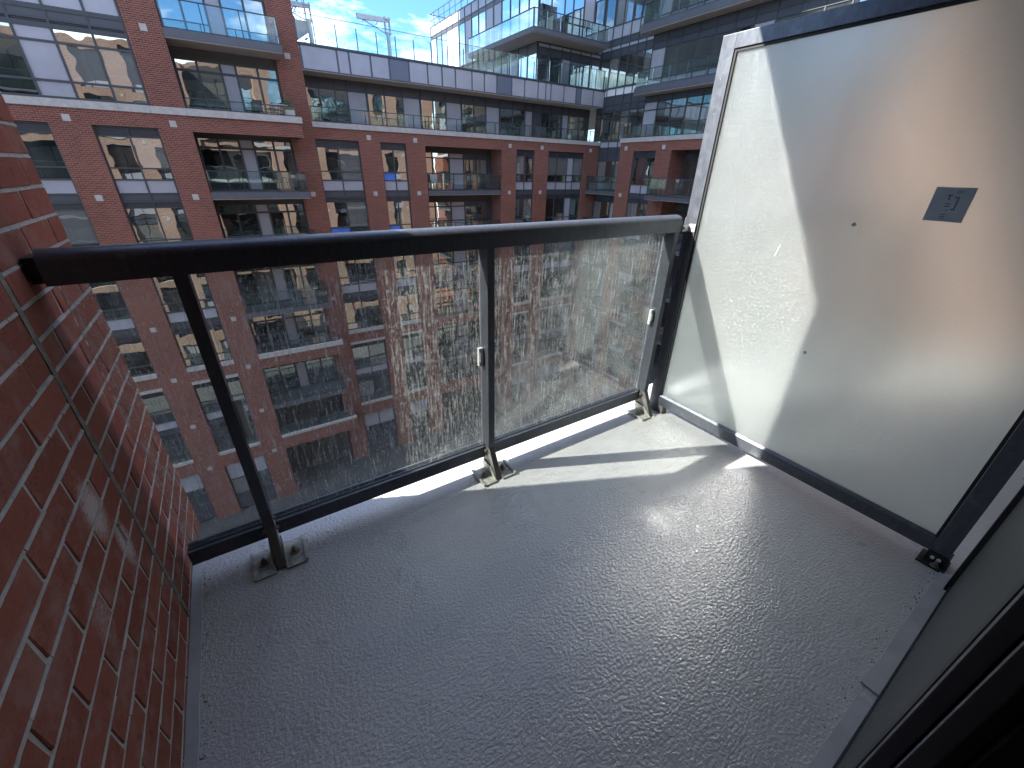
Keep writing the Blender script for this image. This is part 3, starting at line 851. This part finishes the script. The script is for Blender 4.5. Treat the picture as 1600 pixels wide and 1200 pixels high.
# ================================================================= OUR OWN BUILDING
bO = thing('near_brick_building', 'red brick building this balcony belongs to, its sunny front seen in the windows opposite', 'building', (2, 1.6, -18.7))
FO = frame_of('O', 1.72)
w = M()
WL = -0.397
Op = [(-17, -16.3), (-14.1, -12.9), (-7.9, -6.8), (-5.1, -3.85), (-1.65, -0.5), (5.3, 6.5), (9.4, 10.8), (15.6, 17.4), (18.7, 20.2), (23, 24.2)]
Ow = [(-16.3, -14.1), (-6.8, -5.1), (-3.85, -1.65), (6.5, 9.4), (17.4, 18.7)]
Ob = [(-12.9, -7.9), (-0.5, 5.3), (10.8, 15.6), (20.2, 23.0)]
for a, b in Op:
    fb(w, FO, a, b, 0, 1.75, -18.7, 9.2)
w.box(-0.5, WL, 0.0, 1.745, 2.57, 9.2)
for a, b in Ow:
    for z0, z1 in ((2.62, 3.16), (-9.25, -8.65), (-15.04, -14.2), (5.6, 6.2), (8.8, 9.2)):
        fb(w, FO, a, b, 0.003, 0.4, z0, z1)
for a, b in Ob:
    for z0, z1 in ((2.55, 3.16), (-9.25, -8.65), (-15.04, -14.2), (8.8, 9.2)):
        fb(w, FO, a, b, 0.12, 0.3, z0, z1)
w.build('brick_wall', 'brick_pale', bO)
for a, b in Ow:
    cols = [a, (a + b) / 2, b]
    std_windows(FO, bO, cols, builder=plain_window)
    plain_window(FO, bO, cols, [(5.6, 4.0, 'g'), (4.0, 3.4, 'g')]); plain_window(FO, bO, cols, [(8.8, 6.8, 'g'), (6.8, 6.2, 's')])
for a, b in zip([-17, -12.9, -7.9, -0.5, 5.3, 10.8, 15.6, 20.2], [-12.9, -7.9, -0.5, 5.3, 10.8, 15.6, 20.2, 24.2]):
    m = M(); fb(m, FO, a + 0.004, b - 0.004, -0.03, 0.3, 3.162, 3.43); m.build('band_stone', 'stone', bO)
stones(FO, bO, [-13.5, -7.35, -4.45, -1.1, 5.9, 10.1, 16.9, 19.4], SQZ + [6.1])
for a, b in Ob:
    for z in (6.0, 3.0, 0.0, -3.0, -6.0, -9.0, -12.0):
        if z == 0.0 and a == -0.5: continue
        if z == 3.0:
            m = M(); fb(m, FO, a + 0.1 if a == -0.5 else a, b, 0.3, 1.95, 2.55, 2.95)
            m.build('ceiling_slab', 'white_panel', bO)  # out of view; white finish chosen to bounce light onto the balcony floor
            so = bO
            m2 = M(); fb(m2, FO, a + 0.1, b - 0.1, 0.18, 0.2, 3.45, 4.0); m2.build('guard_glass', 'guard', bO)
        else:
            s_ = M(); fb(s_, FO, a + 0.01, b - 0.01, 0.19, 1.95, z - 0.22, z); so = s_.build('balcony', 'fascia', bO)
            m2 = M(); fb(m2, FO, a + 0.05, b - 0.05, 0.3, 0.312, z + 0.1, z + 1.02); m2.build('guard_glass', 'guard', so)
            m2 = M(); fb(m2, FO, a + 0.05, b - 0.05, 0.27, 0.34, z + 1.02, z + 1.07); m2.build('guard_rail', 'dark_frame', so)
        if not (z == 0.0 and a == -0.5):
            n = 4
            plain_window(frame_of('O', -0.03), bO, [a + (b - a) * i / n for i in range(n + 1)], [(z + 2.5, z + 2.1, 'd'), (z + 2.1, z + 0.02, 'g')], 0.0)
m = M(); m.box(-17, 24.2, -0.6, -0.3, -18.7, -0.02); m.box(-17, -0.5, -0.6, -0.3, -0.02, 9.2); m.box(5.3, 24.2, -0.6, -0.3, -0.02, 9.2); m.box(-0.5, 5.3, -0.6, -0.3, 2.56, 9.2)
m.build('building_core', 'wall_dark', bO)
# the room behind the open door
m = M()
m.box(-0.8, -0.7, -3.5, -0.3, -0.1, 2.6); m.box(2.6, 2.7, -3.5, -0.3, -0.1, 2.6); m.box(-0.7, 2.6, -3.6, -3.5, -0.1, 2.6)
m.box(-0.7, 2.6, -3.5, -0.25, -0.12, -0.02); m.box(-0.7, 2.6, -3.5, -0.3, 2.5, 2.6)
m.build('room_shell', 'interior', bO)  # walls coloured near-black to stand in for an unlit room
# neighbour's back wall with its window
m = M(); m.box(1.98, 5.3, -0.3, -0.08, 2.15, 2.55); m.box(1.98, 2.25, -0.3, -0.075, 0.0, 2.15); m.box(1.86, 1.98, -0.3, -0.07, 0, 2.55)
m.build('rear_wall', 'scrap', bO)
for i in range(3):
    a = 2.25 + i * 1.0
    m = M()
    m.box(a, a + 0.06, -0.2, -0.1, 0.02, 2.14); m.box(a + 0.95, a + 0.999, -0.2, -0.1, 0.02, 2.14); m.box(a + 0.06, a + 0.95, -0.2, -0.1, 0.02, 0.09); m.box(a + 0.06, a + 0.95, -0.2, -0.1, 2.08, 2.14)
    fo = m.build('window', 'dark_frame', bO)
    pane(frame_of('O', -0.15), fo, a + 0.06, a + 0.95, 0.0, 0.09, 2.08)

# ================================================================= BALCONY FLOOR
fl = M(); fl.box(WL - 0.10, 5.3, -0.25, 1.545, -0.22, 0.0)
floor = structure(fl.build('balcony_floor', 'floor'))
def strip(pts_a, pts_b, z, name, mat):
    """a thin raised strip between two uneven edges"""
    m = M(); n = len(pts_a); b = 0
    m.v = [(x, y, 0.0005) for x, y in pts_a] + [(x, y, z) for x, y in pts_a] + [(x, y, z) for x, y in pts_b] + [(x, y, 0.0005) for x, y in pts_b]
    for i in range(n - 1):
        for r in range(3):
            m.f.append([r * n + i, r * n + i + 1, (r + 1) * n + i + 1, (r + 1) * n + i]); m.mi.append(0)
    m.f.append([0, n, 2 * n, 3 * n]); m.f.append([n - 1, 2 * n - 1, 3 * n - 1, 4 * n - 1]); m.mi += [0, 0]
    return m.build(name, mat, floor)
ys = [-0.06 + 0.04 * i for i in range(41)]
strip([(WL + 0.029 + random.uniform(-0.0015, 0.0015), y) for y in ys], [(WL + 0.0, y) for y in ys], 0.0045, 'edge_upturn', 'cove')
xs = [-0.36 + 0.04 * i for i in range(39)]
strip([(x, -0.034 + random.uniform(-0.0012, 0.0012) - (0.008 if 1.17 < x < 1.25 else 0)) for x in xs], [(x, -0.07) for x in xs], 0.006, 'threshold_upturn', 'cove')
xs = [1.205 + 0.04 * i for i in range(18)]
strip([(x, -0.030 + random.uniform(-0.001, 0.001) + (0.006 if x < 1.25 else 0)) for x in xs], [(x, -0.07) for x in xs], 0.0075, 'threshold_upturn', 'cove')

gr = M()
for i in range(230):
    k = random.random()
    if k < 0.45: x, y = WL + 0.031 + abs(random.gauss(0, 0.014)), random.uniform(0.2, 1.5)
    elif k < 0.75: x, y = random.uniform(0.7, 1.9), -0.028 + abs(random.gauss(0, 0.016))
    else: x, y = random.uniform(-0.3, 1.85), random.uniform(1.27, 1.5)
    r = random.uniform(0.0007, 0.0022)
    gr.box(x - r, x + r, y - r * 0.8, y + r * 0.8, 0.0004, r * 1.1)
gr = gr.build('grit', 'grit', floor); gr['kind'] = 'stuff'

# ================================================================= LEFT BRICK WALL
bw = thing('brick_side_wall', 'close red brick wall on the left of the balcony, grey mortar and one vertical sealant joint', 'wall', (WL, 0.8, 0))
def brick_mesh(L, hh, seed):
    rnd = random.Random(seed)
    bm = bmesh.new()
    bmesh.ops.create_cube(bm, size=1)
    for v in bm.verts:
        v.co.x = v.co.x * 0.086 + (0.043 if False else 0) 
        v.co.y = v.co.y * L + rnd.uniform(-0.0012, 0.0012)
        v.co.z = v.co.z * hh + rnd.uniform(-0.0010, 0.0010)
        if v.co.x > 0: v.co.x += rnd.uniform(-0.0012, 0.0010)
    bmesh.ops.bevel(bm, geom=[e for e in bm.edges if any(v.co.x > 0 for v in e.verts)], offset=0.0022, segments=1, affect='EDGES')
    me = bpy.data.meshes.new('brick'); bm.to_mesh(me); bm.free()
    me.materials.append(MT['near_brick'])
    return me
PITCHZ, Z0, BH, JT = 0.0705, 0.020, 0.0615, 0.0090
full = [brick_mesh(0.1975, BH, i) for i in range(6)]
half = [brick_mesh(0.094, BH, 20 + i) for i in range(3)]
def put(me, y, z, x=0.0):
    o = bpy.data.objects.new('brick', me); COL.objects.link(o); o.parent = bw
    o.location = (-0.043 + x - 0.0, y - 0.8, z)
    o.rotation_euler = (random.uniform(-0.003, 0.003), 0, random.uniform(-0.003, 0.003))
stuff = M()
YE = 1.745
for k in range(-1, 36):
    z = Z0 + PITCHZ * k + JT / 2 + BH / 2
    even = k % 2 == 0
    segs = []
    y = 1.205
    if even:
        segs.append((y - 0.094, y)); y -= 0.1045
    while y > -0.25:
        segs.append((y - 0.1975, y)); y -= 0.208
    y = 1.228
    if even:
        segs.append((y, y + 0.094)); y += 0.1045
        while y < YE - 0.05: segs.append((y, y + 0.1975)); y += 0.208
    else:
        while y + 0.2 < YE: segs.append((y, y + 0.1975)); y += 0.208
        segs.append((y, y + 0.094))
    for a, b in segs:
        b = min(b, YE)
        if z > 1.62 or z < 0.0:
            stuff.box(WL - 0.09, WL + random.uniform(-0.001, 0.0008), a, b, z - BH / 2, z + BH / 2)
        else:
            put(random.choice(full if b - a > 0.15 else half), (a + b) / 2, z, random.uniform(-0.0003, 0.0014))
so = stuff.build('brick_courses', 'near_brick', bw); so['kind'] = 'stuff'
mo = M()
mo.box(WL - 0.12, WL - 0.0022, -0.3, 1.2045, -0.05, 2.56); mo.box(WL - 0.12, WL - 0.0022, 1.2285, YE - 0.006, -0.05, 2.56)
for k in range(0, 36):                 # weathered bed joints: sloped so their top edge is deepest
    zc = Z0 + PITCHZ * k
    for a, b in ((-0.3, 1.204), (1.229, YE - 0.001)):
        n = int((b - a) / 0.05)
        for i in range(n):
            y0, y1 = a + (b - a) * i / n, a + (b - a) * (i + 1) / n
            e = random.uniform(-0.0008, 0.0012)
            mo.prism([(WL - 0.008, zc - JT / 2 - 0.001), (WL + 0.0002 + e, zc - JT / 2 + 0.001), (WL - 0.0015 + e, zc + 0.002), (WL - 0.0065, zc + JT / 2 + 0.0005), (WL - 0.008, zc + JT / 2)], 'y', y0, y1)
mo.build('mortar', 'mortar', bw)
se = M()
pts = []
n = 60
for i in range(n):
    z0, z1 = 0.0 + 2.5 * i / n, 2.5 * (i + 1) / n
    a, b = random.uniform(-0.001, 0.001), random.uniform(-0.001, 0.001)
    se.prism([(WL - 0.012, 1.2055), (WL + 0.0008 + a * 0.5, 1.2062), (WL - 0.0012, 1.2165 + b), (WL + 0.0010 + b * 0.5, 1.2268), (WL - 0.012, 1.2275)], 'z', z0, z1)
se.build('sealant_joint', 'sealant', bw)
m = M(); m.box(WL - 0.5, WL - 0.121, -0.3, 1.70, -0.3, 2.56); m.build('wall_core', 'wall_dark', bw)

# ================================================================= RAILING
RY = 1.325            # front face of the posts
GY = 1.378            # glass
ra = thing('glass_railing', 'charcoal metal railing with dusty clear glass panels and round-topped handrail along the balcony edge', 'railing', (0.75, 1.36, 0))
ZB, ZT = 1.03, 1.072
prof = [(RY - 0.002, ZB), (RY - 0.002, ZT)]
for i in range(1, 12):
    t = math.pi * i / 12
    prof.append((RY + 0.039 - 0.041 * math.cos(t), ZT + 0.034 * math.sin(t)))
prof += [(RY + 0.080, ZT), (RY + 0.080, ZB), (RY + 0.06, ZB), (RY + 0.06, ZB + 0.008), (RY + 0.018, ZB + 0.008), (RY + 0.018, ZB)]
m = M(); m.prism(prof, 'x', -0.372, 1.862); m.build('handrail', 'rail', ra, smooth=True)
m = M(); m.box(-0.393, -0.373, RY + 0.004, RY + 0.074, ZB + 0.006, ZT + 0.02); m.build('wall_spigot', 'rubber', ra)
m = M(); m.box(-0.36, 1.855, GY - 0.012, GY + 0.012, ZB - 0.006, ZB + 0.01); m.build('glazing_trim', 'rail', ra)
posts = [(-0.148, -0.116), (0.763, 0.794), (1.822, 1.853)]
PZ = 0.14
def bolt(x, y, z, par, r=0.011):
    b = M(); b.bar((x, y, z), (x, y, z + 0.004), r * 1.6, 14); b.bar((x, y, z + 0.004), (x, y, z + 0.014), r, 6); b.bar((x, y, z + 0.014), (x, y, z + 0.024), r * 0.55, 10)
    return b.build('bolt', 'bolt', par)
for i, (a, b) in enumerate(posts):
    m = M(); m.box(a, b, RY, RY + 0.068, PZ, ZB + 0.004)
    po = m.build('post', 'rail', ra, bevel=0.0015)
    m = M(); m.prism([(RY + 0.004, PZ + 0.012), (RY - 0.066, 0.006), (RY - 0.006, 0.006), (RY + 0.058, 0.05), (RY + 0.064, PZ + 0.012)], 'x', a + 0.002, b - 0.002)
    m.build('raked_foot', 'rail_worn', po, bevel=0.0012)
    for sgn, (u0, u1) in ((-1, (a - 0.068, a)), (1, (b, b + 0.068))):
        if i == 2 and sgn > 0: u1 = b + 0.012
        m = M(); m.box(u0, u1, RY - 0.078, RY + 0.052, 0.0005, 0.0085)
        m.prism([(RY - 0.074, 0.0085), (RY + 0.05, 0.0085), (RY + 0.045, 0.055), (RY - 0.02, 0.05)], 'x', (a - 0.0055) if sgn < 0 else (b + 0.0005), (a - 0.0005) if sgn < 0 else (b + 0.0055))
        if i != 2 or sgn < 0:
            e = u0 if sgn < 0 else u1
            m.box(e - 0.004, e + 0.004, RY - 0.078, RY + 0.05, 0.0085, 0.016)
        pl = m.build('base_plate', 'galv', po, bevel=0.001)
        if i != 2 or sgn < 0:
            bolt((u0 + u1) / 2, RY - 0.012, 0.0085, pl)
    for xx, dx in ((a, -1), (b, 1)):
        m = M(); m.bar((xx, RY + 0.02, PZ - 0.02), (xx + dx * 0.010, RY + 0.02, PZ - 0.02), 0.008, 6); m.bar((xx, RY + 0.045, PZ + 0.005), (xx + dx * 0.008, RY + 0.045, PZ + 0.005), 0.007, 6)
        m.build('side_bolt', 'bolt', po)
BRZ0, BRZ1 = 0.078, 0.135
bays = [(-0.375, posts[0][0]), (posts[0][1], posts[1][0]), (posts[1][1], posts[2][0])]
for i, (a, b) in enumerate(bays):
    m = M(); m.box(a + 0.0015, b - 0.0015, GY - 0.022, GY + 0.004, BRZ0, BRZ1)
    m.box(a + 0.0015, b - 0.0015, GY + 0.016, GY + 0.024, BRZ0, BRZ1 + 0.008); m.box(a + 0.0015, b - 0.0015, GY + 0.004, GY + 0.016, BRZ0, BRZ0 + 0.03)
    bo = m.build('bottom_rail', 'rail', ra, bevel=0.0008)
    m = M(); m.box(a + 0.003, b - 0.003, GY - 0.0055, GY - 0.0005, BRZ1 - 0.003, BRZ1 + 0.004); m.build('glazing_bead', 'rail', bo)
    m = two_faced(M().box(a + 0.006, b - 0.006, GY, GY + 0.010, BRZ0 + 0.032, ZB + 0.006))
    m.build('glass_panel', ['dirty_glass', 'clear_glass'], ra)
for (x0, x1, z0, z1, s) in ((posts[1][0] - 0.022, posts[1][0] - 0.001, 0.55, 0.63, -1), (posts[2][0] - 0.022, posts[2][0] - 0.001, 0.55, 0.63, -1), (posts[0][1] + 0.001, posts[0][1] + 0.022, 0.50, 0.64, 1)):
    m = M(); m.box(x0, x1, GY - 0.016, GY - 0.001, z0, z1); m.box(x0 + 0.003, x1 - 0.003, GY - 0.020, GY - 0.016, z0 + 0.02, z1 - 0.02)
    m.build('glass_clamp', 'clamp', ra, bevel=0.001)

# ================================================================= PRIVACY SCREEN
SX = 1.915            # face toward us
ps = thing('privacy_screen', 'tall frosted glass privacy screen in a charcoal metal frame on the right of the balcony', 'privacy screen', (1.94, 0.65, 0))
y0, y1, z0, z1 = -0.030, 1.345, 0.050, 1.795
FWD = 0.050
def stile(a, b, za, zb, name):
    m = M(); m.box(SX, SX + 0.045, a, b, za, zb); return m.build(name, 'rail', ps, bevel=0.0015)
stile(y1 - 0.062, y1, 0.0, z1, 'stile'); stile(y0, y0 + 0.052, 0.055, z1, 'stile')
stile(y0 + 0.0525, y1 - 0.0625, z1 - 0.052, z1, 'top_rail'); br = stile(y0 + 0.0525, y1 - 0.0625, z0, z0 + 0.055, 'bottom_rail')
m = M(); m.box(SX + 0.0135, SX + 0.0235, y0 + 0.054, y1 - 0.064, z0 + 0.057, z1 - 0.054)
m.mi = [1, 1, 1, 1, 1, 0]; m.build('frosted_glass', ['frosted', 'clear_glass'], ps)
m = M()
ga, gb, gc, gd = y0 + 0.0525, y1 - 0.0625, z0 + 0.0555, z1 - 0.0525
for q in ((ga, ga + 0.010, gc, gd), (gb - 0.010, gb, gc, gd), (ga + 0.010, gb - 0.010, gd - 0.010, gd)):
    m.box(SX + 0.0055, SX + 0.013, *q)
m.build('gasket', 'rubber', ps)
m = M(); m.prism([(SX + 0.0005, z0 + 0.0555), (SX + 0.0125, z0 + 0.0555), (SX + 0.0125, z0 + 0.066), (SX + 0.010, z0 + 0.066)], 'y', ga, gb); m.build('glazing_bead', 'rail', ps)
# feet
m = M(); m.box(SX - 0.006, SX + 0.052, y0 - 0.006, y0 + 0.056, 0.008, 0.052); m.box(SX - 0.03, SX + 0.06, y0 - 0.012, y0 + 0.07, 0.001, 0.008)
ft = m.build('foot_block', 'rubber', ps, bevel=0.002)
bolt(SX - 0.016, y0 + 0.02, 0.008, ft, 0.008)
for yy in (y0 + 0.018, y0 + 0.036):
    b = M(); b.bar((SX - 0.006, yy, 0.034), (SX - 0.012, yy, 0.034), 0.006, 8); b.build('bolt', 'clamp', ft)
m = M(); m.prism([(SX + 0.001, 0.0), (SX + 0.044, 0.0), (SX + 0.044, 0.05), (SX + 0.001, 0.05)], 'y', y1 - 0.10, y1 - 0.0625); m.build('foot_block', 'rail_worn', ps)
# angle tying the screen to the handrail
m = M(); m.box(1.8625, SX, RY - 0.008, RY - 0.003, 1.032, 1.062); m.box(SX - 0.005, SX - 0.0005, RY - 0.042, RY - 0.008, 1.030, 1.066)
tie = m.build('tie_bracket', 'davit', ps, bevel=0.0008)
b = M(); b.bar((SX - 0.005, RY - 0.026, 1.047), (SX - 0.009, RY - 0.026, 1.047), 0.0035, 8); b.bar((1.872, RY - 0.008, 1.047), (1.872, RY - 0.014, 1.047), 0.006, 6); b.build('bolt', 'bolt', tie)
# label left on the glass
GX = SX + 0.0135
lab = M(); lab.box(GX - 0.0012, GX - 0.0003, 0.373, 0.468, 1.163, 1.262); lab = lab.build('grey_label', 'sticker', ps)
lab['label'] = 'square grey film label stuck on the frosted glass'
ink = M()
def mark(a, b, c, d): ink.box(GX - 0.0017, GX - 0.0013, 0.373 + a, 0.373 + b, 1.163 + c, 1.163 + d)
for (a, b, c, d) in ((0.030, 0.034, 0.035, 0.072), (0.034, 0.042, 0.069, 0.073), (0.030, 0.040, 0.034, 0.038), (0.052, 0.056, 0.062, 0.074), (0.048, 0.060, 0.074, 0.078), (0.046, 0.050, 0.032, 0.036),
                     (0.044, 0.058, 0.050, 0.053), (0.044, 0.058, 0.043, 0.046), (0.046, 0.058, 0.020, 0.022), (0.046, 0.058, 0.014, 0.016), (0.044, 0.058, 0.009, 0.011), (0.028, 0.042, 0.088, 0.090), (0.028, 0.042, 0.083, 0.085)):
    mark(a, b, c, d)
ink.build('faded_marks', 'ink', lab)
for yy, zz in ((0.65, 1.13), (0.65, 0.62)):
    m = M(); m.prism([(yy - 0.009, zz), (yy, zz - 0.009), (yy + 0.009, zz), (yy, zz + 0.009)], 'x', GX - 0.0012, GX - 0.0003); m.build('small_tag', 'sticker', ps)
m = M(); m.prism([(0.877, 1.025), (0.881, 1.024), (0.892, 0.982), (0.888, 0.98)], 'x', GX - 0.001, GX - 0.0003); m.build('paint_nick', 'scrap', ps)

# ================================================================= DOOR BESIDE THE CAMERA
dr = thing('screen_door', 'dark sliding door with grey insect screen at the lower right, standing open beside the camera', 'door', (1.2, -0.08, 0))
DY = -0.071
m = M(); m.box(0.70, 1.80, DY - 0.004, DY - 0.001, 0.03, 2.2); m.build('insect_screen', 'mesh', dr)
m = M(); m.box(0.662, 0.70, DY - 0.016, DY + 0.004, 0.008, 2.2); m.build('stile', 'rubber', dr, bevel=0.002)
m = M(); m.box(0.640, 0.662, DY - 0.018, DY + 0.002, 0.008, 2.2); m.build('edge_trim', 'fascia', dr, bevel=0.002)
m = M(); m.box(0.60, 0.640, DY - 0.05, DY - 0.02, 0.008, 2.2); m.build('inner_stile', 'rubber', dr, bevel=0.003)
m = M(); m.box(0.588, 0.600, DY - 0.035, DY - 0.015, 0.008, 2.2); m.build('weather_strip', 'fascia', dr, bevel=0.002)
m = M(); m.box(1.80, 1.855, DY - 0.03, DY + 0.012, 0.0, 2.55); m.build('jamb', 'rubber', dr, bevel=0.002)
m = M(); m.box(0.70, 1.80, DY - 0.012, DY + 0.004, 0.007, 0.03); m.build('bottom_track', 'dark_frame', dr)
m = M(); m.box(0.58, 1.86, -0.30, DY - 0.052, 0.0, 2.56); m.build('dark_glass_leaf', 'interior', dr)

# ================================================================= NEIGHBOUR'S RAILING (blurred behind the screen)
nr = thing('neighbour_railing', 'railing of the next balcony, half hidden behind the frosted screen', 'railing', (3.6, 1.36, 0))
m = M(); m.prism(prof, 'x', 1.99, 5.28); m.build('handrail', 'rail', nr, smooth=True)
for x in (2.1, 3.15, 4.2, 5.2):
    m = M(); m.box(x, x + 0.031, RY, RY + 0.068, 0.0, ZB + 0.004); m.build('post', 'rail', nr)
for a, b in ((2.131, 3.15), (3.181, 4.2), (4.231, 5.2)):
    m = M(); m.box(a + 0.002, b - 0.002, GY - 0.02, GY + 0.02, BRZ0, BRZ1); m.build('bottom_rail', 'rail', nr)
    m = M().box(a + 0.006, b - 0.006, GY, GY + 0.01, BRZ1, ZB); m.build('glass_panel', 'clear_glass', nr)
